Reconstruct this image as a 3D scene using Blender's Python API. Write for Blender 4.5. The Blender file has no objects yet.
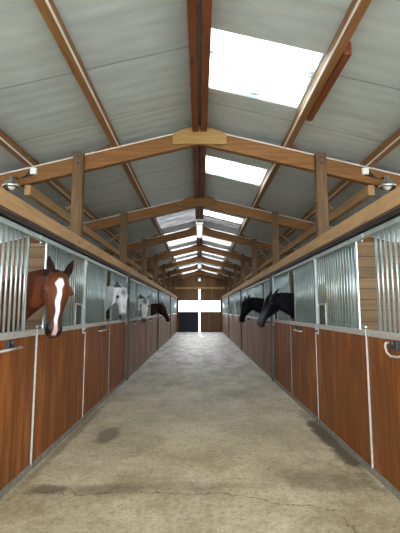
import bpy, bmesh, math, random
from mathutils import Vector, Matrix
random.seed(7)
SC = bpy.context.scene
COL = SC.collection
PI = math.pi
ORD = ['nearest', 'second', 'third', 'fourth', 'fifth', 'sixth', 'seventh', 'farthest']

# ------------------------------------------------------------------ materials
def new_mat(name):
    m = bpy.data.materials.new(name); m.use_nodes = True
    nt = m.node_tree; nt.nodes.clear()
    out = nt.nodes.new('ShaderNodeOutputMaterial')
    p = nt.nodes.new('ShaderNodeBsdfPrincipled')
    nt.links.new(p.outputs[0], out.inputs[0])
    return m, nt, p, out

def N(nt, t, **kw):
    n = nt.nodes.new(t)
    for k, v in kw.items():
        setattr(n, k, v)
    return n

def inp(nt, sock, v):
    if isinstance(v, bpy.types.NodeSocket): nt.links.new(v, sock)
    else: sock.default_value = v

def mth(nt, op, a, b=0.0, c=None, clamp=False):
    n = N(nt, 'ShaderNodeMath', operation=op, use_clamp=clamp)
    inp(nt, n.inputs[0], a); inp(nt, n.inputs[1], b)
    if c is not None: inp(nt, n.inputs[2], c)
    return n.outputs[0]

def mixc(nt, f, a, b, mode='MIX'):
    n = N(nt, 'ShaderNodeMix', data_type='RGBA', blend_type=mode)
    inp(nt, n.inputs[0], f)
    for i, v in ((6, a), (7, b)):
        if isinstance(v, (tuple, list)): v = tuple(v) + ((1,) if len(v) == 3 else ())
        inp(nt, n.inputs[i], v)
    return n.outputs[2]

def coords(nt, scale=(1, 1, 1), loc=(0, 0, 0)):
    tc = N(nt, 'ShaderNodeTexCoord'); mp = N(nt, 'ShaderNodeMapping')
    mp.inputs['Scale'].default_value = scale; mp.inputs['Location'].default_value = loc
    nt.links.new(tc.outputs['Object'], mp.inputs[0])
    return mp.outputs[0]

def noise(nt, vec, scale, detail=4, rough=.55, dist=0.0):
    n = N(nt, 'ShaderNodeTexNoise')
    nt.links.new(vec, n.inputs['Vector'])
    n.inputs['Scale'].default_value = scale; n.inputs['Detail'].default_value = detail
    n.inputs['Roughness'].default_value = rough; n.inputs['Distortion'].default_value = dist
    return n.outputs['Fac']

def ramp(nt, f, a, b, lo=0.0, hi=1.0):
    n = N(nt, 'ShaderNodeMapRange'); n.clamp = True
    inp(nt, n.inputs[0], f); n.inputs[1].default_value = a; n.inputs[2].default_value = b
    n.inputs[3].default_value = lo; n.inputs[4].default_value = hi
    return n.outputs[0]

def sepxyz(nt, scale=(1, 1, 1)):
    s = N(nt, 'ShaderNodeSeparateXYZ'); nt.links.new(coords(nt, scale), s.inputs[0])
    return s.outputs

def bump(nt, p, h, strength=.3, dist=.01):
    b = N(nt, 'ShaderNodeBump'); b.inputs['Strength'].default_value = strength
    b.inputs['Distance'].default_value = dist
    nt.links.new(h, b.inputs['Height']); nt.links.new(b.outputs[0], p.inputs['Normal'])

def wood(name, c1, c2, axis='Y', rough=.6, plank=None, plank_axis=None, var=.25, knots=True, worn=None, spec=.3):
    """grain runs along axis; plank = board pitch in metres along plank_axis"""
    m, nt, p, out = new_mat(name)
    sc = {'X': (.7, 9, 9), 'Y': (9, .7, 9), 'Z': (9, 9, .7)}[axis]
    v = coords(nt, sc)
    g = noise(nt, v, 2.2, 6, .65, .6)
    fine = noise(nt, v, 11, 3, .6)
    big = noise(nt, coords(nt), 1.3, 3, .5)
    col = mixc(nt, ramp(nt, g, .32, .68), c1, c2)
    col = mixc(nt, ramp(nt, fine, .35, .75, 0, .35), col, tuple(x * .55 for x in c1))
    dark = mixc(nt, .5, c1, (0.02, .012, .008))
    col = mixc(nt, ramp(nt, big, .5, .75, 0, .45), col, dark)
    if knots:
        vo = N(nt, 'ShaderNodeTexVoronoi'); vo.inputs['Scale'].default_value = 1.0
        ks = {'X': (1.4, 7, 7), 'Y': (7, 1.4, 7), 'Z': (7, 7, 1.4)}[axis]
        nt.links.new(coords(nt, ks), vo.inputs['Vector'])
        col = mixc(nt, ramp(nt, vo.outputs['Distance'], .04, .17, .75, 0), col, tuple(x * .22 for x in c1))
    h = g
    if plank:
        s = sepxyz(nt)['XYZ'.index(plank_axis)]
        q = mth(nt, 'DIVIDE', s, plank)
        fl = mth(nt, 'FLOOR', q)
        wn = N(nt, 'ShaderNodeTexWhiteNoise', noise_dimensions='1D'); nt.links.new(fl, wn.inputs['W'])
        col = mixc(nt, ramp(nt, wn.outputs['Value'], 0, 1, 0, var), col, tuple(x * .35 for x in c1))
        fr = mth(nt, 'FRACT', q)
        e = mth(nt, 'MINIMUM', fr, mth(nt, 'SUBTRACT', 1.0, fr))
        gr = ramp(nt, e, 0.015, 0.06, 0, 1)
        col = mixc(nt, gr, tuple(x * .25 for x in c1), col)
        h = mth(nt, 'ADD', mth(nt, 'MULTIPLY', g, .25), gr)
    if worn:
        sk = noise(nt, coords(nt, (11, 11, .35)), 1.6, 4, .7)
        col = mixc(nt, ramp(nt, sk, .42, .62, .55, 0), col, tuple(x * .28 for x in c1))
        z = sepxyz(nt)[2]
        wv = noise(nt, coords(nt, (5, 5, .8)), 1.1, 5, .65)
        f = mth(nt, 'MULTIPLY', ramp(nt, wv, .50, .68, 0, .8), 1.0)
        col = mixc(nt, f, col, worn)
    nt.links.new(col, p.inputs['Base Color'])
    p.inputs['Roughness'].default_value = rough
    p.inputs['Specular IOR Level'].default_value = spec
    bump(nt, p, h, .35, .006)
    return m

def metal(name, c, rough=.45, met=.6, spot=.3, scale=14):
    m, nt, p, out = new_mat(name)
    n = noise(nt, coords(nt), scale, 4, .6)
    col = mixc(nt, ramp(nt, n, .35, .7, 0, spot), c, tuple(x * .45 for x in c))
    nt.links.new(col, p.inputs['Base Color'])
    p.inputs['Metallic'].default_value = met; p.inputs['Roughness'].default_value = rough
    return m

def plain(name, c, rough=.6, var=.15, scale=8, met=0.0, spec=.4):
    m, nt, p, out = new_mat(name)
    n = noise(nt, coords(nt), scale, 4, .6)
    col = mixc(nt, ramp(nt, n, .35, .7, 0, var), c, tuple(x * .5 for x in c))
    nt.links.new(col, p.inputs['Base Color'])
    p.inputs['Roughness'].default_value = rough; p.inputs['Metallic'].default_value = met
    p.inputs['Specular IOR Level'].default_value = spec
    return m

M = {}
M['rafter'] = wood('rafter_timber', (.29, .14, .047), (.14, .06, .018), 'X', .6, knots=True)
M['purlin'] = wood('purlin_timber', (.34, .18, .07), (.19, .088, .032), 'Y', .6)
M['ridge'] = wood('ridge_timber', (.23, .075, .028), (.13, .038, .014), 'Y', .6)
M['beam'] = wood('plate_timber', (.50, .32, .16), (.33, .19, .08), 'Y', .65)
M['post'] = wood('post_timber', (.19, .115, .055), (.065, .038, .018), 'Z', .7)
M['gusset'] = wood('gusset_plywood', (.46, .30, .115), (.24, .14, .045), 'X', .7)
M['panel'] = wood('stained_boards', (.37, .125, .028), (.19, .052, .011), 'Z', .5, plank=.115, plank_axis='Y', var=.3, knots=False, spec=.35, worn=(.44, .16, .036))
M['panel_far'] = wood('worn_hazed_boards', (.42, .20, .11), (.27, .11, .055), 'Z', .45, plank=.115, plank_axis='Y', var=.35, knots=False, worn=(.42, .31, .25))  # far boards: real wear, plus haze and door light mixed into the colour
M['partition'] = wood('partition_planks', (.36, .25, .15), (.23, .145, .08), 'X', .75, plank=.155, plank_axis='Z', var=.5)
M['outerwall'] = wood('outer_wall_planks', (.36, .25, .15), (.26, .17, .09), 'Y', .75, plank=.16, plank_axis='Z', var=.4)
M['gable'] = wood('gable_planks', (.30, .16, .075), (.16, .08, .038), 'Z', .7, plank=.2, plank_axis='X', var=.6)
M['doorwood'] = wood('door_planks', (.26, .155, .075), (.17, .095, .045), 'Z', .6, plank=.15, plank_axis='X', var=.4)
M['doordark'] = wood('dark_door_planks', (.030, .030, .055), (.018, .018, .036), 'Z', .5, plank=.15, plank_axis='X', var=.4, knots=False)
M['galv'] = metal('galvanised_steel', (.50, .58, .59), .42, .55)
M['dirty'] = metal('dirty_steel_strip', (.30, .29, .25), .7, .2, .7, 18)
M['galvbright'] = metal('galvanised_trim', (.62, .63, .60), .5, .3, .45, 30)
M['bar'] = metal('galvanised_bars', (.44, .535, .55), .34, .75, .25)
M['steel'] = metal('dark_steel', (.055, .065, .075), .5, .4)
M['track'] = plain('dark_track', (.02, .02, .02), .6)
M['black'] = plain('black_rubber', (.012, .012, .012), .5)
M['white'] = plain('white_plastic', (.80, .82, .82), .4, .05)
M['strip'] = plain('off_white_strip', (.78, .76, .70), .5, .2)
M['frame_white'] = plain('white_painted_frame', (.75, .75, .72), .5, .1)
M['foil'] = metal('lamp_reflector', (.75, .78, .78), .18, .9, .3, 40)
M['earth'] = plain('pale_gravel', (.58, .56, .51), .9, .3, 3)
M['bolt'] = metal('bolt_heads', (.09, .09, .09), .4, .7)

def make_floor():
    m, nt, p, out = new_mat('worn_concrete')
    v = coords(nt)
    x, y, z = sepxyz(nt)
    n1 = noise(nt, v, 1.1, 6, .62, .3); n2 = noise(nt, v, 7, 5, .7); n3 = noise(nt, v, 55, 3, .6)
    col = mixc(nt, ramp(nt, n1, .40, .60), (.62, .54, .36), (.40, .325, .19))
    col = mixc(nt, ramp(nt, n2, .45, .72, 0, .5), col, (.29, .23, .14))
    col = mixc(nt, ramp(nt, n2, .25, .42, .35, 0), col, (.64, .58, .43))
    n4 = noise(nt, v, 20, 5, .8)
    col = mixc(nt, ramp(nt, n4, .52, .62, 0, .5), col, (.19, .145, .085))
    col = mixc(nt, ramp(nt, n4, .46, .36, 0, .4), col, (.70, .65, .52))
    col = mixc(nt, ramp(nt, n3, .5, .75, 0, .5), col, (.14, .11, .07))
    # paler, bluish and blotchy toward the far end: reflected door light put into the colour
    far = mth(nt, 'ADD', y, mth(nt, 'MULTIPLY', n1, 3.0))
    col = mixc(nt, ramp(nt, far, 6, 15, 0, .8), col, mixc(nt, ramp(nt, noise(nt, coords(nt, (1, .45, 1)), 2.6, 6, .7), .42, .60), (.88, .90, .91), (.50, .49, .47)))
    # stains with a shape of their own
    dn = mth(nt, 'MULTIPLY', mth(nt, 'SUBTRACT', noise(nt, v, 3.2, 5, .7), .5), 1.9)
    def blob(cx, cy, rx, ry, amt, c):
        nonlocal col
        dx = mth(nt, 'DIVIDE', mth(nt, 'SUBTRACT', x, cx), rx); dy = mth(nt, 'DIVIDE', mth(nt, 'SUBTRACT', y, cy), ry)
        r = mth(nt, 'ADD', mth(nt, 'SQRT', mth(nt, 'ADD', mth(nt, 'MULTIPLY', dx, dx), mth(nt, 'MULTIPLY', dy, dy))), dn)
        col = mixc(nt, ramp(nt, r, .55, 1.05, amt, 0), col, c)
    stain = (.075, .05, .028)
    blob(-1.15, 5.0, .15, .40, .60, stain)
    blob(-1.32, 3.55, .24, .11, .70, stain)
    blob(-.85, 3.55, .45, .12, .45, stain)
    blob(1.1, 3.75, .5, .28, .40, stain)
    blob(-.1, 3.62, .9, .10, .25, stain)
    blob(.85, 7.3, .5, .5, .2, stain)
    blob(1.57, 4.9, .13, 1.3, .85, (.05, .035, .02))
    blob(-1.58, 5.2, .07, 2.0, .5, (.07, .05, .03))
    # cracks
    wob = mth(nt, 'MULTIPLY', mth(nt, 'SUBTRACT', noise(nt, v, 2.4, 5, .7), .5), .35)
    def crack(c0, sl, x0, x1, w=.006, amt=.75, swap=False):
        nonlocal col
        a, b = (y, x) if not swap else (x, y)
        d = mth(nt, 'ABSOLUTE', mth(nt, 'SUBTRACT', mth(nt, 'SUBTRACT', a, mth(nt, 'ADD', mth(nt, 'MULTIPLY', b, sl), c0)), wob))
        f = ramp(nt, d, w * .4, w * 1.6, amt, 0)
        g1 = ramp(nt, b, x0, x0 + .05); g2 = ramp(nt, b, x1 - .05, x1, 1, 0)
        col = mixc(nt, mth(nt, 'MULTIPLY', f, mth(nt, 'MULTIPLY', g1, g2)), col, (.045, .035, .022))
    crack(3.5, .0, -1.4, .1)
    crack(3.52, -.30, .05, 1.1)
    crack(6.9, .02, -1.6, 1.6, .008, .35)
    crack(11.4, .02, -1.6, 1.6, .012, .5)
    crack(15.9, .0, -1.6, 1.6, .02, .5)
    crack(1.72, -.22, 2.2, 3.15, .006, .6, True)
    nt.links.new(col, p.inputs['Base Color'])
    rr = ramp(nt, noise(nt, v, .8, 5, .65), .4, .6, .48, .7)
    rf = mixc(nt, ramp(nt, y, 8, 16), (.85, .85, .85), (.5, .5, .5))
    nt.links.new(mth(nt, 'MULTIPLY', rr, ramp(nt, y, 7, 16, 1.25, .75)), p.inputs['Roughness'])
    p.inputs['Specular IOR Level'].default_value = .45
    bump(nt, p, mth(nt, 'ADD', n2, mth(nt, 'MULTIPLY', n3, .4)), .5, .012)
    return m
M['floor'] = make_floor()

def make_ceiling():
    m, nt, p, out = new_mat('grey_roof_sheet')
    v = coords(nt, (1.2, 5, 1.2))
    x, y, z = sepxyz(nt)
    n1 = noise(nt, v, 1.4, 6, .65); n2 = noise(nt, coords(nt, (1, 14, 1)), 2.5, 3, .6)
    col = mixc(nt, ramp(nt, n1, .3, .7), (.55, .63, .635), (.42, .49, .50))
    col = mixc(nt, ramp(nt, n2, .5, .75, 0, .25), col, (.33, .37, .365))
    # overlaps between the sheets
    q = mth(nt, 'FRACT', mth(nt, 'DIVIDE', mth(nt, 'ADD', y, mth(nt, 'MULTIPLY', n1, .02)), 1.06))
    col = mixc(nt, ramp(nt, mth(nt, 'ABSOLUTE', mth(nt, 'SUBTRACT', q, .5)), .004, .016, .55, 0), col, (.12, .13, .13))
    nt.links.new(col, p.inputs['Base Color'])
    p.inputs['Roughness'].default_value = .42; p.inputs['Specular IOR Level'].default_value = .5
    w = mth(nt, 'SINE', mth(nt, 'MULTIPLY', y, 2 * PI / .177))
    bump(nt, p, mth(nt, 'ADD', w, mth(nt, 'MULTIPLY', n1, .8)), .22, .004)
    return m
M['ceiling'] = make_ceiling()

def make_skylight(aged=0):  # aged also sets the dull tone of the rib glare panels
    m, nt, p, out = new_mat('aged_glare_sheet' if aged else 'translucent_roof_sheet')
    nt.nodes.remove(p)
    v = coords(nt, (1, 3, 1))
    n = noise(nt, v, 2.2, 3, .5)
    col = mixc(nt, ramp(nt, n, .50, .68, 0, 1.0), (.93, .96, .93), (.075, .10, .09))
    if aged:
        n = noise(nt, coords(nt, (.8, 7, .8)), 2.2, 5, .7); g = aged
        col = mixc(nt, ramp(nt, n, .38, .64), (1.0 * g, .97 * g, .95 * g), (.30 * g, .29 * g, .29 * g))
    tr = N(nt, 'ShaderNodeBsdfTranslucent'); nt.links.new(col, tr.inputs[0])
    tp = N(nt, 'ShaderNodeBsdfTransparent'); nt.links.new(col, tp.inputs[0])
    mx = N(nt, 'ShaderNodeMixShader'); mx.inputs[0].default_value = .12 if aged else .55
    nt.links.new(tr.outputs[0], mx.inputs[1]); nt.links.new(tp.outputs[0], mx.inputs[2])
    nt.links.new(mx.outputs[0], out.inputs[0])
    return m
M['skylight'] = make_skylight(); M['aged'] = make_skylight(.62); M['rib_glare'] = make_skylight(.13)  # the last one paints grazing reflections on the roof ribs

def make_lamp():
    m, nt, p, out = new_mat('lamp_diffuser')
    p.inputs['Base Color'].default_value = (.16, .19, .18, 1)
    p.inputs['Emission Color'].default_value = (.9, 1, .97, 1); p.inputs['Emission Strength'].default_value = .12
    return m
M['diffuser'] = make_lamp()

def make_coat(name, rough=.45, spec=.35, dapple=0.0):
    m, nt, p, out = new_mat(name)
    a = N(nt, 'ShaderNodeAttribute', attribute_name='coat')
    v = coords(nt)
    col = a.outputs['Color']
    f = noise(nt, v, 90, 2, .6)
    col = mixc(nt, ramp(nt, f, .4, .7, 0, .25), col, mixc(nt, .6, col, (0, 0, 0)))
    if dapple:
        f2 = noise(nt, v, 16, 2, .5)
        col = mixc(nt, ramp(nt, f2, .45, .62, 0, dapple), col, mixc(nt, .45, col, (.0, .0, .01)))
    nt.links.new(col, p.inputs['Base Color'])
    p.inputs['Roughness'].default_value = rough; p.inputs['Specular IOR Level'].default_value = spec
    bump(nt, p, f, .15, .002)
    return m
M['coat'] = make_coat('short_glossy_coat', .36, .12)
M['coat_grey'] = make_coat('dappled_grey_coat', .6, .2, .3)
def hairmat(name, c):
    m, nt, p, out = new_mat(name)
    n = noise(nt, coords(nt, (30, 30, 6)), 3, 3, .6)
    col = mixc(nt, ramp(nt, n, .3, .7), c, tuple(x * .4 for x in c))
    nt.links.new(col, p.inputs['Base Color']); p.inputs['Roughness'].default_value = .5; p.inputs['Specular IOR Level'].default_value = .15
    return m
M['mane_chestnut'] = hairmat('chestnut_hair', (.13, .035, .014))
M['mane_grey'] = hairmat('grey_hair', (.30, .32, .34))
M['mane_black'] = hairmat('black_hair', (.005, .005, .006))
M['eye'] = plain('dark_eye', (.008, .006, .005), .08, 0, spec=.8)

# ------------------------------------------------------------------ mesh helpers
class MB:
    def __init__(s): s.bm = bmesh.new()
    def box(s, x0, x1, y0, y1, z0, z1, bev=0.0):
        x0, x1 = sorted((x0, x1)); y0, y1 = sorted((y0, y1)); z0, z1 = sorted((z0, z1))
        mt = Matrix.Translation(((x0 + x1) / 2, (y0 + y1) / 2, (z0 + z1) / 2)) @ Matrix.Diagonal((x1 - x0, y1 - y0, z1 - z0, 1))
        s._cube(mt, bev); return s
    def _cube(s, mt, bev):
        t = bmesh.new(); bmesh.ops.create_cube(t, size=1, matrix=mt)
        if bev: bmesh.ops.bevel(t, geom=t.edges[:], offset=bev, segments=2, profile=.6, affect='EDGES')
        s._merge(t)
    def _merge(s, t):
        me = bpy.data.meshes.new('t'); t.to_mesh(me); t.free(); s.bm.from_mesh(me); bpy.data.meshes.remove(me)
    def beam(s, a, b, w, h, bev=0.0, up=(0, 0, 1)):
        """timber from a to b (centres of its ends), w across, h along up"""
        a, b = Vector(a), Vector(b); d = (b - a); L = d.length; d.normalize()
        side = d.cross(Vector(up)).normalized(); u = side.cross(d).normalized()
        R = Matrix((side, d, u)).transposed().to_4x4()
        s._cube(Matrix.Translation((a + b) / 2) @ R @ Matrix.Diagonal((w, L, h, 1)), bev); return s
    def rod(s, a, b, r, seg=8, r2=None):
        a, b = Vector(a), Vector(b); d = b - a
        t = bmesh.new()
        bmesh.ops.create_cone(t, cap_ends=True, segments=seg, radius1=r, radius2=r if r2 is None else r2, depth=d.length,
                              matrix=Matrix.Translation((a + b) / 2) @ d.to_track_quat('Z', 'Y').to_matrix().to_4x4())
        for f in t.faces: f.smooth = len(f.verts) == 4
        s._merge(t); return s
    def tube(s, pts, r, seg=7):
        pts = [Vector(p) for p in pts]
        rings = []
        t = bmesh.new()
        for i, p in enumerate(pts):
            d = (pts[min(i + 1, len(pts) - 1)] - pts[max(i - 1, 0)]).normalized()
            u = d.orthogonal().normalized() if not rings else (pu - d * pu.dot(d)).normalized()
            pu = u; v = d.cross(u)
            rings.append([t.verts.new(p + r * (math.cos(k * 2 * PI / seg) * u + math.sin(k * 2 * PI / seg) * v)) for k in range(seg)])
        loft_faces(t, rings); s._merge(t); return s
    def ball(s, c, r, sc=(1, 1, 1), seg=12, rot=None):
        t = bmesh.new()
        mt = Matrix.Translation(c) @ (rot.to_4x4() if rot else Matrix()) @ Matrix.Diagonal((*sc, 1))
        bmesh.ops.create_uvsphere(t, u_segments=seg, v_segments=seg * 2 // 3, radius=r, matrix=mt)
        for f in t.faces: f.smooth = True
        s._merge(t); return s
    def prism(s, poly, y0, y1, bev=0.0):
        """polygon in x,z extruded along y"""
        t = bmesh.new()
        vs = [t.verts.new((x, y0, z)) for x, z in poly]; f = t.faces.new(vs)
        r = bmesh.ops.extrude_face_region(t, geom=[f])
        bmesh.ops.translate(t, vec=(0, y1 - y0, 0), verts=[v for v in r['geom'] if isinstance(v, bmesh.types.BMVert)])
        bmesh.ops.recalc_face_normals(t, faces=t.faces[:])
        if bev: bmesh.ops.bevel(t, geom=t.edges[:], offset=bev, segments=1, affect='EDGES')
        s._merge(t); return s
    def build(s, name, mat, parent=None, **props):
        me = bpy.data.meshes.new(name); s.bm.to_mesh(me); s.bm.free(); me.materials.append(mat)
        o = bpy.data.objects.new(name, me); COL.objects.link(o)
        if parent: put(o, parent)
        for k, v in props.items(): o[k] = v
        return o

def loft_faces(bm, rings, smooth=True):
    n = len(rings[0])
    for a, b in zip(rings, rings[1:]):
        for i in range(n):
            f = bm.faces.new((a[i], a[(i + 1) % n], b[(i + 1) % n], b[i])); f.smooth = smooth
    bm.faces.new(rings[0][::-1]); bm.faces.new(rings[-1])

def put(o, parent):
    o.parent = parent
    o.matrix_parent_inverse = Matrix.Translation(parent.location).inverted() if not parent.parent else \
        (Matrix.Translation(parent.parent.location + Vector()).inverted() if parent.type == 'EMPTY' else Matrix())
    if parent.type != 'EMPTY': o.matrix_parent_inverse = Matrix()

def thing(name, loc, label, cat, group=None):
    o = bpy.data.objects.new(name, None); COL.objects.link(o); o.location = loc
    o.empty_display_size = .1
    o['label'] = label; o['category'] = cat
    if group: o['group'] = group
    return o

def copy_obj(o, parent, loc=None):
    c = o.copy(); COL.objects.link(c); c.parent = parent
    if loc is not None: c.location = loc
    return c

# ------------------------------------------------------------------ measurements
XF = 1.65                 # face of the stalls
TOP = 1.335               # top of the boarded lower wall
RAIL = 2.32               # top of the grille
S0, P = 2.45, 3.2         # first stall bay, stall pitch
NST = 8
YEND = S0 + P * NST       # 28.05
YNEAR = -1.2
ROOF0, SL = 4.16, .245    # top of the rafters at the ridge, slope
XW = 4.75                 # outer walls
TR = [5.3 + 3.27 * k for k in range(7)]
PH = .13                  # purlin height
def rz(x): return ROOF0 - SL * abs(x)

# ------------------------------------------------------------------ setting
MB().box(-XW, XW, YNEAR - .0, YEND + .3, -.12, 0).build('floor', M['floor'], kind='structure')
g = MB(); g.box(-60, 60, -60, 120, -.32, -.13); g.build('ground', M['earth'], kind='structure')
for sx, nm in ((-1, 'wall_left'), (1, 'wall_right')):
    MB().box(sx * XW, sx * (XW + .06), YNEAR, YEND + .1, -.12, 2.78).build(nm, M['outerwall'], kind='structure')
# gable end wall with the doorway
w = MB(); DX, DH = 1.50, 3.08
w.box(-XW, -DX, YEND, YEND + .07, 0, 2.9); w.box(DX, XW, YEND, YEND + .07, 0, 2.9)
w.prism([(-XW, 2.9), (-DX, 2.9), (-DX, DH), (DX, DH), (DX, 2.9), (XW, 2.9), (XW, rz(XW) + PH), (0, rz(0) + PH), (-XW, rz(XW) + PH)], YEND, YEND + .07)
w.build('wall_back', M['gable'], kind='structure')
MB().box(-2.1, 2.1, YEND - .09, YEND - .005, DH, DH + .16, .008).build('trim_1', M['beam'], kind='structure')
for i, sx in enumerate((-1, 1)):
    x0, x1 = sx * .06, sx * 1.60; YD = YEND + .075
    d = MB(); d.box(x0 + sx * .07, x1 - sx * .03, YD, YD + .045, .0, 1.46, 0)
    dn = d.build('door_%d' % (i + 1), M['doordark'] if sx < 0 else M['doorwood'], kind='structure')
    u = MB().box(x0 + sx * .07, x1 - sx * .03, YD, YD + .045, 2.25, 3.2).build('upper_boards', M['gable'], dn)
    f = MB(); f.box(x0, x0 + sx * .07, YD - .005, YD + .05, .0, 3.2); f.box(x1, x1 - sx * .03, YD - .005, YD + .05, .0, 3.2)
    f.build('stile', M['doorwood'], dn)
    MB().beam((x0 + sx * .03, YD - .02, 1.1), (x0 + sx * .03, YD - .02, 1.35), .02, .03).build('door_handle', M['steel'], dn)

# roof sheets with the skylight and added glare panel openings left out
def sky_rects():
    r = []                # (side, x0, x1, y0, y1)
    r.append((1, .115, 1.19, 3.44, 4.44)); r.append((1, .115, 1.19, 6.52, 7.38))
    r.append((1, .115, 1.19, 10.2, 10.78))
    r.append((-1, .115, 1.19, TR[1] + 1.5, TR[1] + 2.95)); r.append((1, .115, 1.19, 10.9, 11.55))  # dull panels added to show grazing reflections on the solid roof ribs
    for k in range(2, 7):
        y = TR[k]; y1 = y + (2.9 if k < 6 else 2.6)
        r.append((1, .115, 1.19, y + .5, y1)); r.append((-1, .115, 1.19, y + .5, y1))
    return r
SK = [q for q in sky_rects() if q[4] < YEND]
def slab(mb, sx, x0, x1, y0, y1, th=.03):
    a, b = rz(x0) + PH, rz(x1) + PH
    mb.prism([(sx * x0, a), (sx * x1, b), (sx * x1, b + th), (sx * x0, a + th)], y0, y1)
c = MB()
for sx in (-1, 1):
    slab(c, sx, 0, .115, YNEAR - .3, YEND + .4)
    slab(c, sx, 1.19, XW + .5, YNEAR - .3, YEND + .4)
    y = YNEAR - .3
    for q in sorted([q for q in SK if q[0] == sx], key=lambda q: q[3]):
        slab(c, sx, .115, 1.19, y, q[3]); y = q[4]
    slab(c, sx, .115, 1.19, y, YEND + .4)
c.build('ceiling', M['ceiling'], kind='structure')
for i, (sx, x0, x1, y0, y1) in enumerate(SK):
    # corrugated translucent sheet, or added rib glare panel
    bm = bmesh.new(); ny = int((y1 - y0) / .022); cols = []
    for j in range(ny + 1):
        yy = y0 + (y1 - y0) * j / ny; dz = .010 * math.sin(2 * PI * yy / .177)
        cols.append([bm.verts.new((sx * x, yy, rz(x) + PH + .014 + dz)) for x in (x0 - .02, x1 + .02)])
    for a, b in zip(cols, cols[1:]): bm.faces.new((a[0], a[1], b[1], b[0])).smooth = True
    r = bmesh.ops.solidify(bm, geom=bm.faces[:], thickness=.003)
    m_ = MB(); m_._merge(bm); m_.build('window_or_rib_glare_%d' % (i + 1), M['skylight' if i < 3 else 'rib_glare' if i < 5 else 'aged'], kind='structure')

# ------------------------------------------------------------------ roof timbers
def purlin(name, x, wd, mat, label, z=None, hh=PH, strip=0, cat='roof beam', group=None, ys=YNEAR):
    zc = (rz(x) + hh / 2 - .01) if z is None else z
    o = MB().box(x - wd / 2, x + wd / 2, ys, YEND - .005, zc - hh / 2, zc + hh / 2, .006).build(name, mat)
    o['label'] = label; o['category'] = cat
    if strip:  # thin white line along one lower edge of the purlin
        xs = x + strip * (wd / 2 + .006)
        MB().box(xs - .007, xs + .007, YNEAR, YEND - .01, zc - hh / 2 + .002, zc - hh / 2 + .02).build('pale_strip', M['strip'], o, label='thin white strip along the edge')
    return o
for sx, nm in ((-1, 'left'), (1, 'right')):
    purlin('ridge_purlin', sx * .062, .085, M['ridge'], f'long dark reddish ridge timber on the {nm} side of the roof peak', hh=.2, z=ROOF0 + PH - .115)
    pu = purlin('purlin', 1.245 if sx > 0 else -1.2, .085, M['purlin'], f'long brown purlin under the grey roof sheets, the inner one on the {nm} slope', strip=-sx)
    if sx > 0:
        MB().box(1.292, 1.36, 3.2, 4.42, rz(1.3) - .02, rz(1.3) + .105, .005).build('lap_board', M['ridge'], pu, label='short dark board lapped beside the purlin')
    purlin('purlin', sx * 2.40, .085, M['purlin'], f'long brown purlin low on the {nm} slope, near the stall row', strip=-sx)
    purlin('eave_beam', sx * 2.42, .09, M['beam'], f'timber beam hung under the rafters behind the posts of the {nm} row', z=3.235, hh=.145, ys=TR[0] - .04)
    o = MB().box(sx * 1.615, sx * 1.80, YNEAR, YEND - .005, 2.385, 2.55, .008).build('plate_beam', M['beam'])
    o['label'] = f'thick pale timber beam running above the {nm} row of stall grilles'; o['category'] = 'beam'
    MB().box(sx * 1.63, sx * 1.78, YNEAR, YEND - .01, 2.345, 2.387).build('door_track', M['track'], o, label='dark sliding door track')
    MB().box(sx * 1.612, sx * 1.616, YNEAR, YEND - .01, 2.388, 2.40).build('edge_strip', M['track'], o)

def truss(k):
    y = TR[k]; near = k == 0
    lab = ('wooden roof truss nearest the camera with pale plywood gusset at its peak' if near else
           f'{ORD[k] if k < 6 else "farthest"} wooden roof truss from the camera, its rafters meeting under the ridge')
    t = thing('roof_truss', (0, y, 0), lab, 'roof truss', 'roof trusses along the aisle')
    for sx in (-1, 1):
        D = .245; X1 = XW - .02
        mb = MB(); z0 = ROOF0; z1 = rz(X1)
        mb.prism([(0, z0 - .02), (sx * X1, z1 - .02), (sx * X1, z1 - D), (0, z0 - D)], y - .045, y + .045, .006)
        mb.build('rafter', M['rafter'], t)
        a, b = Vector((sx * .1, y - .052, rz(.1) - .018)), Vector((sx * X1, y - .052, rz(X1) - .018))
        MB().beam(a, b, .012, .014).build('pale_strip', M['strip'], t, label='thin white strip along the top of the rafter')  # thin white line just below the rafter top
        # post standing on the plate beam
        xp = sx * 1.70
        ps = MB().box(xp - .073, xp + .073, y - .125, y - .048, 2.552, rz(1.7) + .005, .006).box(xp - .05, xp + .05, y - .048, y + .06, 2.552, rz(1.7) - D - .015, .006).build('post', M['post'], t)
        for dz in (.06, .15): MB().rod((xp, y - .145, rz(1.7) - dz), (xp, y - .12, rz(1.7) - dz), .016, 6).build('bolt', M['bolt'], ps)
        # cleat block beside the purlin
        MB().prism([(sx * 1.31, rz(1.31) - .03), (sx * 1.72, rz(1.72) - .03), (sx * 1.60, rz(1.6) + .03), (sx * 1.31, rz(1.31) + .11)], y + .05, y + .09).build('cleat', M['rafter'], t)
        # knee strut from the eave beam to the outer purlin, half a bay on
    z0 = ROOF0
    mb = MB().prism([(-.385, z0 - .265), (.385, z0 - .265), (.385, z0 - .155), (.35, z0 - .095), (.16, z0 - .015), (-.16, z0 - .015), (-.35, z0 - .095), (-.385, z0 - .12)], y - .075, y - .047, .004)
    mb.build('gusset_plate', M['gusset'] if near else M['rafter'], t)
    MB().box(-.07, .07, y - .066, y - .05, z0 - .02, z0 + .004).build('ridge_clip', M['strip'], t)
    return t
for k in range(len(TR)): truss(k)
for k in range(len(TR) - 1):
    for sx, nm in ((-1, 'left'), (1, 'right')):
        y = TR[k] + 1.6
        o = MB().beam((sx * 2.40, y - .22, 3.335), (sx * 2.16, y + .2, rz(2.16) - .0), .07, .045, .004).build('wood_strut', M['beam'])
        o['label'] = f'short pale diagonal strut above the {nm} row, in the {ORD[k]} gap between roof trusses'; o['category'] = 'strut'; o['group'] = 'struts at the eaves'

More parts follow.
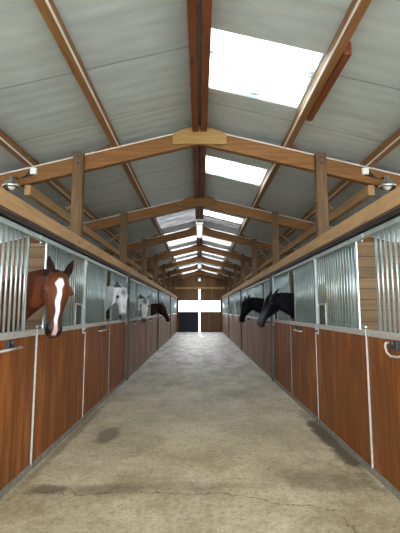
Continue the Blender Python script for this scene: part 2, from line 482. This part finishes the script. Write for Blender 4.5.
# junction boxes and lamps on the nearest truss
for sx, nm in ((-1, 'left'), (1, 'right')):
    y = TR[0] - .05
    t = thing('junction_box', (sx * 2.33, y, 3.44), f'small white electrical junction box on the nearest truss, {nm} end', 'junction box')
    MB().box(sx * 2.33 - .045, sx * 2.33 + .045, y - .045, y, 3.45, 3.54, .008).build('box_body', M['white'], t)
    pts = [(sx * (2.33 + .11 * math.sin(q * .55) + .02 * q), y - .02, 3.45 - .07 * math.sin(q * .42) + .004 * q) for q in range(0, 9)]
    MB().tube(pts + [(sx * 2.47, y, 3.42), (sx * 2.5, y, 3.40)], .007).build('cable', M['black'], t)
    t = thing('bulkhead_lamp', (sx * 2.60, y - .12, 3.24), f'silver lamp hanging at the {nm} end of the nearest truss above the beam', 'lamp')
    bm = bmesh.new(); prof = [(.02, .12), (.035, .10), (.04, .06), (.09, .02), (.115, -.02), (.12, -.045), (.10, -.05), (.085, -.02), (.02, .03)]
    rings = [[bm.verts.new((sx * 2.56 + r * math.cos(a * PI / 8), y - .16 + r * math.sin(a * PI / 8), 3.26 + z)) for a in range(16)] for r, z in prof]
    loft_faces(bm, rings); mb = MB(); mb._merge(bm); mb.build('reflector', M['foil'], t)
    MB().ball((sx * 2.56, y - .16, 3.24), .05, (1, 1, 1.25)).build('bulb', M['white'], t)
    MB().beam((sx * 2.56, y - .16, 3.36), (sx * 2.56, y + .02, 3.40), .02, .02).build('bracket', M['steel'], t)

# hanging strip lights
for i, (y, nm) in enumerate(((7.0, 'nearest the camera'), (13.2, 'second from the camera'), (19.6, 'farthest from the camera'))):
    t = thing('strip_light', (0, y, 3.15), f'white strip light hanging below the ridge, the one {nm}', 'strip light', 'strip lights below the ridge')
    MB().box(-.065, .065, y, y + 1.35, 3.17, 3.22, .008).build('light_housing', M['white'], t)
    MB().box(-.048, .048, y + .06, y + 1.29, 3.135, 3.17, .012).build('diffuser', M['diffuser'], t)
    for dy in (0, 1.31): MB().box(-.067, .067, y + dy, y + dy + .04, 3.13, 3.222, .006).build('end_cap', M['white'], t)
    for dy in (.3, 1.05):
        MB().rod((0, y + dy, 3.22), (0, y + dy, 4.075), .004, 5).build('hanger', M['steel'], t)

# ------------------------------------------------------------------ stalls
BP = .088                  # bar pitch
bar_me = MB().rod((0, 0, TOP + .02), (0, 0, RAIL - .03), .0115, 8).build('bar', M['bar'])
bar_mesh = bar_me.data
_sb = MB().rod((0, 0, TOP + .30), (0, 0, RAIL - .03), .0115, 8).build('short_bar', M['bar'])
short_mesh = _sb.data; bpy.data.objects.remove(_sb); bpy.data.objects.remove(bar_me)
def bars(parent, x, y0, y1, pitch=BP, name='bar', off=.035):
    y = y0 + off
    while y < y1 - .02:
        o = bpy.data.objects.new(name, bar_mesh); COL.objects.link(o); o.parent = parent
        o.location = Vector((x, y, 0)) - (parent.location if parent.type == 'EMPTY' else Vector())
        if parent.type != 'EMPTY' and parent.parent: o.location = Vector((x, y, 0))
        y += pitch

def latch(parent, sx, y, z):
    X = XF * sx
    o = MB().box(X - sx * .015, X + sx * .004, y - .05, y + .015, z - .04, z + .04, .004).box(X - sx * .015, X + sx * .004, y + .035, y + .075, z - .04, z + .04, .004).build('latch', M['galvbright'], parent)
    MB().rod((X - sx * .024, y - .055, z + .005), (X - sx * .024, y + .08, z + .005), .013, 6).build('latch_bolt', M['steel'], o)

def stall(side, k):
    sx = -1 if side == 'left' else 1
    s = S0 + P * k + (0 if sx < 0 else -.1)
    e = s + P
    X = XF * sx
    def bx(mb, xi, xo, *r): return mb.box(sx * xi, sx * xo, *r)
    far = k >= 1
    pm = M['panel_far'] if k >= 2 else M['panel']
    o_ = {0: 'nearest', 1: 'second', 2: 'third', 3: 'fourth', 4: 'fifth', 5: 'sixth', 6: 'seventh', 7: 'farthest'}[k]
    # fixed panel
    y0 = (YNEAR + .02 if k == 0 else s + .022); y1 = s + 1.5; yo = s + 1.3
    t = thing('stall_front', (X, s + .7, 0), f'{o_} fixed front panel of the {side} stall row, boarded below with upright bars', 'stall panel', f'fixed stall fronts on the {side} side')
    bx(MB(), 1.655, 1.69, y0, y1, .06, TOP - .03).build('wood_panel', pm, t)
    bx(MB(), 1.645, 1.735, y0, y1, TOP - .035, TOP + .02, .004).build('top_channel', M['galvbright'], t)
    bx(MB(), 1.640, 1.70, y0, y1, .0, .06, .004).build('bottom_channel', M['dirty'], t)
    bx(MB(), 1.66, 1.72, y0, e - .02 if 0 else y1, RAIL - .035, RAIL + .012, .004).build('top_rail', M['galv'], t)
    bars(t, sx * 1.69, y0 + .02, yo)
    st = bx(MB(), 1.682, 1.698, yo - .006, yo + .006, TOP + .02, RAIL - .03).build('grille_stile', M['galv'], t)
    # handle rod by the opening
    hy = s + .72
    h = MB().rod((X - sx * .035, hy, 1.215), (X - sx * .035, hy + .40, 1.215), .011, 8).rod((X - sx * .035, hy + .40, 1.215), (X - sx * .0, hy + .40, 1.215), .011, 8).rod((X - sx * .035, hy, 1.215), (X, hy, 1.215), .011, 8).build('handle', M['galvbright'], t)
    if sx > 0 and k == 0:
        bpy.data.objects.remove(h)
        h = MB().tube([(X - .005, hy + .33, 1.27), (X - .03, hy + .33, 1.27), (X - .04, hy + .325, 1.24), (X - .04, hy + .30, 1.19), (X - .04, hy + .24, 1.165), (X - .04, hy + .12, 1.17), (X - .04, hy + .02, 1.20)], .010).build('handle', M['galvbright'], t)
    MB().box(X - sx * .022, X + sx * .005, hy + .17, hy + .27, 1.22, 1.29, .006).ball((X - sx * .03, hy + .22, 1.27), .022).build('handle_bracket', M['steel'], h)
    # door with its own grille and a sliding grille shutter behind
    y0 = s + 1.505; y1 = e - .022; go = s + 1.75
    d = thing('stall_door', (X, (y0 + y1) / 2, 0), f'{o_} stall door of the {side} row, with brown boards and double barred grille', 'stall door', f'stall doors on the {side} side')
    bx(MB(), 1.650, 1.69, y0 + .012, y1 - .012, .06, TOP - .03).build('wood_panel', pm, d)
    bx(MB(), 1.640, 1.735, y0, y1, TOP - .035, TOP + .02, .004).build('top_channel', M['galvbright'], d)
    bx(MB(), 1.636, 1.70, y0, y1, .0, .06, .004).build('bottom_channel', M['dirty'], d)
    bx(MB(), 1.655, 1.715, y0, y1, RAIL - .035, RAIL + .012, .004).build('top_rail', M['galv'], d)
    f = MB()
    bx(f, 1.640, 1.70, y0, y0 + .009, .03, TOP - .01); f.build('door_stile', M['galvbright' if k == 0 else 'dirty'], d)
    f = MB(); bx(f, 1.640, 1.70, y1 - .009, y1, .03, TOP - .01); f.build('door_stile', M['galvbright' if k == 0 else 'dirty'], d)
    f = MB(); bx(f, 1.650, 1.69, y1 - .035, y1, TOP - .01, RAIL); f.build('grille_stile', M['galv'], d)
    f = MB(); bx(f, 1.682, 1.698, go - .006, go + .006, TOP + .02, RAIL - .03); f.build('grille_stile', M['bar'], d)
    hy0, hy1, hz = y1 - .36, y1 - .035, TOP + .30
    bars(d, sx * 1.69, go, hy0)
    # the bars above the feed hatch stop at its frame
    hf = MB(); bx(hf, 1.675, 1.70, hy0 - .012, hy1, hz - .012, hz + .012); bx(hf, 1.675, 1.70, hy0 - .012, hy0 + .01, TOP + .015, hz)
    hp = hf.build('feed_hatch', M['galvbright'], d)
    y = hy0 + .03
    while y < hy1 - .01:
        o = bpy.data.objects.new('short_bar', short_mesh); COL.objects.link(o); o.parent = hp
        o.location = Vector((sx * 1.69, y, 0)); y += BP
    bx(MB(), 1.706, 1.98, hy0 + .012, hy1, TOP - .25, hz - .02, .01).build('feed_trough', M['black'], d, label='dark feed trough behind the hatch')
    sh = MB(); bx(sh, 1.745, 1.765, go, hy0, RAIL - .03, RAIL); bx(sh, 1.745, 1.765, go, hy0, TOP + .03, TOP + .05)
    shp = sh.build('grille_shutter', M['galv'], d)
    y = go + .17
    while y < hy0 - .03:
        o = bpy.data.objects.new('shutter_bar', bar_mesh); COL.objects.link(o); o.parent = shp
        o.location = Vector((sx * 1.755, y, 0)); y += .08
    latch(d, sx, y1 - .085, TOP - .075)
    # post at the boundary
    if k % 2 == 1:
        if k < 7:
            o = MB(); bx(o, 1.60, 1.72, e - .02, e + .02, 0, 2.345, .006); o = o.build('steel_post', M['steel'])
            o['label'] = f'dark steel post in the {side} stall row, the {["nearest", "middle", "farthest"][k // 2]} of three'; o['category'] = 'post'; o['group'] = f'steel posts on the {side} side'
    else:
        o = MB(); bx(o, 1.66, 1.72, e - .02, e + .02, 0, 2.345, .004); o = o.build('galvanised_post', M['galv'])
        o['label'] = f'slim galvanised post between stalls on the {side}, {["nearest", "second", "third", "farthest"][k // 2]} of its kind'; o['category'] = 'post'; o['group'] = f'galvanised posts on the {side} side'
    if k < 7:
        o = MB()
        for q in range(16):
            bx(o, 1.75, XW - .02, e - .02 + random.uniform(-.002, .002), e + .02, .01 + q * .158, .01 + q * .158 + .158, .004)
        o = o.build('stall_partition', M['partition'])
        o['label'] = f'{o_} plank partition between stalls of the {side} row, of weathered horizontal boards'; o['category'] = 'partition'; o['group'] = f'plank partitions on the {side} side'
for side in ('left', 'right'):
    for k in range(NST): stall(side, k)

# ------------------------------------------------------------------ horses
def sring(bm, c, up, side, ht, hb, w, wl=1.0, ex=2.3, n=22):
    """ring: half-height up ht, down hb, half-width w (wl = factor at the underside)"""
    vs = []
    for i in range(n):
        a = 2 * PI * i / n
        ca, sa = math.cos(a), math.sin(a)
        u = math.copysign(abs(sa) ** (2 / ex), sa); q = math.copysign(abs(ca) ** (2 / ex), ca)
        ww = w * (1 + (wl - 1) * max(0, -u)) if u < 0 else w
        vs.append(bm.verts.new(c + up * (u * (ht if u > 0 else hb)) + side * (q * ww)))
    return vs

def bez(p0, p1, p2, p3, t):
    return p0 * (1 - t) ** 3 + p1 * 3 * t * (1 - t) ** 2 + p2 * 3 * t * t * (1 - t) + p3 * t ** 3
def sm(a, b, x):
    x = max(0, min(1, (x - a) / (b - a))); return x * x * (3 - 2 * x)
def lerp3(a, b, t): return tuple(a[i] * (1 - t) + b[i] * t for i in range(3))

def horse(sx, yo, poll, A, D, label, kind, L=.62, base_z=1.30, ear_out=.35, vox=.011, mane_side=1, hs=1.0):
    Pl = Vector(poll); A = Vector(A).normalized(); D = Vector(D); D = (D - A * D.dot(A)).normalized(); S = D.cross(A).normalized()
    bm = bmesh.new()
    # --- head
    st = [(-.10, -.05, -.15, .050, .9, 2.0), (-.04, -.012, -.21, .078, .8, 2.2), (.04, .004, -.255, .092, .72, 2.3), (.12, .012, -.285, .104, .66, 2.4),
          (.20, .016, -.300, .112, .62, 2.5), (.29, .014, -.295, .113, .60, 2.6), (.38, .008, -.265, .099, .62, 2.6), (.48, .003, -.225, .083, .66, 2.5),
          (.58, .000, -.190, .070, .72, 2.5), (.68, -.002, -.165, .061, .80, 2.4), (.78, -.005, -.152, .059, .86, 2.4), (.86, -.010, -.150, .067, .85, 2.4),
          (.93, -.020, -.150, .070, .82, 2.4), (.98, -.038, -.145, .062, .8, 2.3), (1.015, -.062, -.125, .038, .8, 2.0)]
    rings = []
    for a, t_, b_, w_, wl, ex in st:
        t_, b_, w_ = t_ * hs, b_ * hs, w_ * hs
        mid = (t_ * .55 + b_ * .45)
        rings.append(sring(bm, Pl + A * (a * L) + D * mid, D, S, t_ - mid, mid - b_, w_, wl, ex))
    loft_faces(bm, rings)
    def blob(c, r, sc, seg=14):
        R = Matrix((S, A, D)).transposed()
        bmesh.ops.create_uvsphere(bm, u_segments=seg, v_segments=10, radius=r, matrix=Matrix.Translation(c) @ R.to_4x4() @ Matrix.Diagonal((*sc, 1)))
    def hp(a, d, s): return Pl + A * (a * L) + D * (d * hs) + S * (s * hs)
    for q in (-1, 1):
        blob(hp(.255, -.035, q * .098), .030 * hs, (.75, 1.5, .8))       # brow above the eye
        blob(hp(.20, -.17, q * .078), .085 * hs, (.42, 1.0, 1.0))      # cheek
        blob(hp(.925, -.050, q * .046), .026 * hs, (.85, 1.3, 1.1))       # nostril wing
        blob(hp(.62, -.055, q * .050), .02 * hs, (.5, 5.0, .7))       # facial crest
    blob(hp(.965, -.115, 0), .04 * hs, (1.1, .8, .9))
    blob(hp(.90, -.150, 0), .032 * hs, (1.1, 1.2, .8))      # chin
    # --- ears
    for q in (-1, 1):
        ed = (-A * .88 + D * .10 + S * q * ear_out).normalized(); es = (S * 1.0 - ed * S.dot(ed)).normalized(); en = es.cross(ed).normalized()
        e0 = hp(.00, -.055, q * .058); er = []
        for t_, w_, th in ((-.03, .030, .026), (.02, .033, .028), (.06, .037, .024), (.10, .034, .019), (.135, .024, .014), (.165, .012, .009), (.182, .004, .004)):
            er.append(sring(bm, e0 + ed * t_ * hs, en, es, th * hs, th * hs, w_ * hs, 1, 2, 12))
        loft_faces(bm, er)
    # --- neck
    hd = (hp(.06, -.13, 0))
    p0 = Vector((sx * 2.42, yo, base_z)); p3 = hd
    p1 = Vector((sx * 1.98, yo, base_z + .30))
    back = Vector((sx * .26, (yo - hd.y) * .55, -.02)); p2 = p3 + back
    p2.z = max(p3.z - .02, 1.62); p2.y = yo * .62 + hd.y * .38
    nr = []; cres = []; NN = 14
    for i in range(NN + 1):
        t = i / NN; c = bez(p0, p1, p2, p3, t)
        tg = (bez(p0, p1, p2, p3, min(1, t + .02)) - bez(p0, p1, p2, p3, max(0, t - .02))).normalized()
        up0 = Vector((0, 0, 1)); up1 = (D * .45 - A * .85)
        up = up0.lerp(up1, sm(.45, 1, t)); up = (up - tg * up.dot(tg)).normalized(); sd = up.cross(tg).normalized()
        ht = .32 * (1 - t) ** .9 + .13 * (1 - (1 - t) ** .9); w_ = .185 * (1 - sm(0, .55, t)) + .088 * sm(0, .55, t) + .0
        ht *= 1.0; w_ = w_ if t < .55 else .088 - .008 * sm(.55, 1, t)
        nr.append(sring(bm, c, up, sd, ht, ht, w_ * 1.1, 1.15, 2.2)); cres.append((c + up * ht, up, sd, tg))
    loft_faces(bm, nr)
    # --- trunk
    bx_ = lambda x: Vector((sx * x, yo, 0)); Z = Vector((0, 0, 1)); Y = Vector((0, 1, 0)); tr = []
    for x, zt, zb, w_ in ((2.02, 1.30, 1.02, .10), (2.10, 1.40, .92, .19), (2.30, 1.52, .84, .25), (2.55, 1.59, .78, .28), (2.85, 1.53, .75, .30), (3.2, 1.50, .75, .31),
                         (3.55, 1.53, .84, .29), (3.8, 1.54, .90, .27), (4.0, 1.48, .98, .22), (4.12, 1.36, 1.08, .12)):
        c = bx_(x); c.z = (zt + zb) / 2; h = (zt - zb) / 2; tr.append(sring(bm, c, Z, Y, h, h, w_, 1, 2.3))
    loft_faces(bm, tr)
    def leg(pts):
        lr = []
        for i, (x, z, q, wx, wy) in enumerate(pts):
            lr.append(sring(bm, Vector((sx * x, yo + q, z)), Vector((1, 0, 0)), Y, wx, wx, wy, 1, 2, 12))
        loft_faces(bm, lr)
    for q in (-1, 1):
        leg([(2.36, 1.15, q * .16, .17, .08), (2.34, .92, q * .17, .12, .08), (2.34, .70, q * .16, .075, .055), (2.34, .50, q * .16, .052, .045), (2.34, .42, q * .16, .048, .045),
             (2.34, .25, q * .16, .032, .028), (2.335, .13, q * .16, .040, .036), (2.30, .07, q * .16, .045, .045), (2.285, .005, q * .16, .065, .058)])
        leg([(3.85, 1.25, q * .15, .22, .10), (3.80, 1.0, q * .17, .19, .10), (3.82, .80, q * .16, .11, .07), (3.95, .60, q * .16, .068, .05), (4.0, .52, q * .16, .058, .045),
             (3.97, .42, q * .16, .042, .036), (3.93, .25, q * .16, .035, .03), (3.90, .13, q * .16, .042, .038), (3.86, .07, q * .16, .046, .045), (3.845, .005, q * .16, .065, .058)])
    bmesh.ops.recalc_face_normals(bm, faces=bm.faces[:])
    me = bpy.data.meshes.new('horse'); bm.to_mesh(me); bm.free()
    tmp = bpy.data.objects.new('tmp', me); COL.objects.link(tmp)
    r = tmp.modifiers.new('r', 'REMESH'); r.mode = 'VOXEL'; r.voxel_size = vox; r.use_smooth_shade = True
    s_ = tmp.modifiers.new('s', 'SMOOTH'); s_.factor = .6; s_.iterations = 5
    dg = bpy.context.evaluated_depsgraph_get(); dg.update()
    me2 = bpy.data.meshes.new_from_object(tmp.evaluated_get(dg)); bpy.data.objects.remove(tmp)
    me2.name = 'horse'
    for p_ in me2.polygons: p_.use_smooth = True
    # nostril hollows, mouth line, coat colours
    att = me2.color_attributes.new('coat', 'FLOAT_COLOR', 'POINT')
    rnd = random.Random(3)
    for i, v in enumerate(me2.vertices):
        rel = v.co - Pl; a = rel.dot(A) / L; d = rel.dot(D) / hs; s = rel.dot(S) / hs
        inhead = -.05 < a < 1.1 and -.36 < d < .06 and abs(s) < .16
        ear = a < -.02 and abs(s) > .02 and -.16 < d < .06 and a > -.4 and abs(s) < .16
        nz = math.sqrt(((a - .945) * L / 1.25) ** 2 + (d + .045) ** 2 + ((abs(s) - .056) * .8) ** 2)
        if inhead and nz < .024: v.co -= S * math.copysign((.024 - nz) * .55 * hs, s) ; v.co -= A * (.024 - nz) * .2
        if inhead:
            md = abs(d + .112 - .05 * (1 - a) * 2)
            if a > .84 and md < .008: v.co -= (v.co - hp(a, -.11, 0)).normalized() * (.008 - md) * .9
        z = v.co.z
        if kind == 'chestnut':
            c = (.060, .015, .006); c = lerp3(c, (.075, .018, .007), .8 * sm(.25, -.1, d) if False else 0)
            if inhead:
                c = lerp3(c, (.13, .042, .016), .75); c = lerp3(c, (.045, .016, .010), .75 * sm(.35, .6, a) * (1 - sm(.03, .075, abs(s))) ); c = lerp3(c, (.04, .014, .009), .6 * (1 - sm(.0, .12, a)))
                side = sm(.055, .095, abs(s)) * sm(.25, .5, a) * (1 - sm(.7, .9, a))
                c = lerp3(c, (.12, .045, .025), side * .6)
                bw = .008 + .022 * math.exp(-((a - .19) / .07) ** 2) + .008 * math.exp(-((a - .45) / .2) ** 2) + .004 * sm(.84, .93, a)
                off = s - .004 * math.sin(a * 22)
                dk = sm(.74, .88, a); c = lerp3(c, (.035, .022, .022), dk)
                if d > -.075 or a > .85:
                    b = (1 - sm(bw, bw + .009, abs(off))) * sm(.07, .12, a) * (1 - sm(.99, 1.02, a))
                    wcol = (.80, .77, .76) if a < .78 else lerp3((.80, .77, .76), (.50, .33, .32), sm(.78, .9, a))
                    c = lerp3(c, wcol, b)
                if nz < .030: c = lerp3((.005, .003, .003), c, sm(.020, .030, nz))
            if ear: c = (.016, .006, .005)
        elif kind.startswith('grey'):
            c = (.50, .54, .57) if kind == 'grey_a' else (.46, .50, .54)
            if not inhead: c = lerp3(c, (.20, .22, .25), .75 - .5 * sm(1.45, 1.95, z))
            if inhead:
                c = lerp3(c, (.86, .90, .93), .85)
                fore = math.exp(-((a - .16) / .12) ** 2 - (s / .05) ** 2) if kind == 'grey_a' else math.exp(-((a - .1) / .1) ** 2 - (s / .06) ** 2)
                c = lerp3(c, (.10, .11, .13), .9 * fore)
                mid = math.exp(-((a - .62) / .14) ** 2 - (s / .035) ** 2); c = lerp3(c, (.30, .33, .36), .5 * mid)
                c = lerp3(c, (.05, .05, .06), sm(.76, .90, a) * .92)
                ed = math.sqrt(((a - .29) * L) ** 2 + (d + .045) ** 2 + ((abs(s) - .10)) ** 2)
                c = lerp3((.05, .05, .06), c, sm(.024, .05, ed))
                if nz < .022: c = (.008, .008, .01)
            if ear: c = lerp3(c, (.03, .03, .04), .9 if s * mane_side < 0 else .35)
        elif kind == 'bay':
            c = (.028, .010, .006)
            if inhead: c = lerp3(c, (.018, .010, .009), sm(.6, .9, a))
            if ear: c = (.015, .008, .006)
        else:
            c = (.003, .003, .005)
            if inhead:
                c = lerp3(c, (.008, .008, .011), .5)
                if kind == 'black_grey':  # the grey is the painted nose highlight, not coat colour
                    c = lerp3(c, (.12, .135, .145), .5 * sm(.35, .8, a) * sm(-.12, -.02, d))  # nose highlight painted into the black coat, strongest on the upper face
                if nz < .022: c = (.004, .004, .004)
        if z < .09: c = (.03, .025, .02)
        att.data[i].color = (*c, 1)
    me2.materials.append(M['coat_grey'] if kind.startswith('grey') else M['coat'])
    H = bpy.data.objects.new('horse', me2); COL.objects.link(H)
    H['label'] = label; H['category'] = 'horse'; H['group'] = 'horses looking out of the stalls'
    for q in (-1, 1):
        MB().ball(hp(.285, -.048, q * .106), .0235 * hs, (1, 1, 1)).build('eye', M['eye'], H)
    mm = {'c': 'mane_chestnut', 'g': 'mane_grey', 'b': 'mane_black'}[kind[0]]
    # --- mane: tapering locks along the crest; forelock between the ears
    def lock(bm, pts, w, th, nrm):
        rr = []
        for j, p in enumerate(pts):
            f = 1 - (j / (len(pts) - 1)) ** 1.6 * .92
            d_ = (pts[min(j + 1, len(pts) - 1)] - pts[max(j - 1, 0)]).normalized()
            n_ = (nrm - d_ * nrm.dot(d_)).normalized(); s2 = d_.cross(n_).normalized()
            rr.append([bm.verts.new(p + s2 * (w * f * a_) + n_ * (th * f * b_)) for a_, b_ in ((1, 0), (.5, .9), (-.5, .9), (-1, 0), (-.5, -.7), (.5, -.7))])
        loft_faces(bm, rr)
    b2 = bmesh.new(); rn = random.Random(11)
    for i in range(70):
        t = .28 + .70 * i / 69; f = t * NN; j = min(int(f), NN - 1); fr = f - j
        cp = cres[j][0].lerp(cres[j + 1][0], fr); up = cres[j][1].lerp(cres[j + 1][1], fr).normalized(); sd = cres[j][2].lerp(cres[j + 1][2], fr).normalized(); tg = cres[j][3]
        sgn = mane_side; ln = rn.uniform(.13, .22)
        w0 = .095 * 1.03
        pts = [cp - up * .012]
        for q in range(1, 7):
            u = q / 6
            pts.append(cp + up * (.012 - ln * u ** 1.25) + sd * sgn * (w0 * min(1, (u * 1.5) ** .6) + .006) - tg * (.03 * u) + Vector((rn.uniform(-.004, .004), rn.uniform(-.004, .004), 0)))
        lock(b2, pts, .012, .006, sd)
    mb = MB(); mb._merge(b2); mb.build('mane', M[mm], H, label='hair of the mane lying along the neck')
    b2 = bmesh.new()
    for i in range(9):
        q = (i - 4) / 4; ln = rn.uniform(.15, .24)
        pts = [hp(-.02 + u * ln / L * 1.0, -.01 + .032 * math.sin(min(1, u * 2.5) * PI / 2), q * .030 + q * u * .012) for u in (0, .2, .4, .6, .8, 1)]
        lock(b2, pts, .009, .006, D)
    if kind not in ('grey_a', 'chestnut'):
        mb = MB(); mb._merge(b2); mb.build('forelock', M[mm], H)
    b2 = bmesh.new()
    for i in range(12):
        q = (i - 5.5) / 5.5
        pts = [Vector((sx * (4.05 + .10 * math.sin(min(1, u * 3) * PI / 2) + .01 * q), yo + q * .04 * (1 + u), 1.40 - .75 * u)) for u in (0, .15, .3, .5, .75, 1)]
        lock(b2, pts, .016, .014, Vector((1, 0, 0)))
    mb = MB(); mb._merge(b2); mb.build('tail', M[mm], H)
    return H

cy = lambda k, sx=-1: S0 + P * k + 1.525 + (0 if sx < 0 else -.1)
horse(-1, cy(0), (-1.31, 3.62, 1.897), (.045, -.20, -.57), (.52, -.83, 0), 'chestnut horse with a white blaze looking out of the nearest left stall', 'chestnut', L=.58, ear_out=.26, hs=1.09, vox=.0085, mane_side=1)
horse(-1, cy(1), (-1.445, 7.30, 1.97), (.07, -.20, -.52), (.55, -.8, .1), 'pale grey horse with dark muzzle leaning out of the second left stall', 'grey_a', L=.60, mane_side=1)
horse(-1, cy(2), (-1.43, 10.15, 1.85), (.0, -.14, -.55), (.2, -1, 0), 'light grey horse facing the camera from the third left stall', 'grey_b', L=.60, ear_out=.55, base_z=1.26)
horse(-1, cy(3), (-1.27, 13.50, 1.74), (.26, -.10, -.5), (.8, -.35, .4), 'dark bay horse with its head in profile, farthest horse on the left', 'bay', L=.6, base_z=1.2)
horse(1, cy(1, 1), (1.28, 7.02, 1.83), (-.29, -.22, -.5), (-.8, -.35, .4), 'black horse with a highlight coloured onto its nose, the nearer of two on the right', 'black_grey', L=.62, mane_side=1, base_z=1.28)
horse(1, cy(2, 1), (1.19, 10.15, 1.83), (-.18, -.16, -.53), (-.8, -.35, .35), 'black horse looking down, the farther of two on the right', 'black', L=.6, mane_side=1, base_z=1.26)

# ------------------------------------------------------------------ light
wd = bpy.data.worlds.new('overcast_sky'); SC.world = wd; wd.use_nodes = True
nt = wd.node_tree; bg = nt.nodes['Background']
tc = N(nt, 'ShaderNodeTexCoord'); sp = N(nt, 'ShaderNodeSeparateXYZ'); nt.links.new(tc.outputs['Generated'], sp.inputs[0])
nt.links.new(mixc(nt, ramp(nt, sp.outputs[2], 0, .7), (1.0, 1.0, .98), (.86, .93, 1.0)), bg.inputs[0])
bg.inputs[1].default_value = 1.0

cam = bpy.data.cameras.new('camera'); co = bpy.data.objects.new('camera', cam); COL.objects.link(co)
co.location = (0, 0, 1.55); co.rotation_euler = (math.radians(96.5), 0, math.radians(-.07))
cam.sensor_fit = 'VERTICAL'; cam.sensor_height = 36; cam.lens = 385 / 533 * 36; cam.clip_end = 300
SC.camera = co
SC.view_settings.view_transform = 'Standard'; SC.view_settings.look = 'None'
SC.view_settings.exposure = 3.28; SC.view_settings.gamma = 1; SC.view_settings.use_curve_mapping = False
SC.cycles.max_bounces = 10; SC.cycles.diffuse_bounces = 6; SC.cycles.use_denoising = True
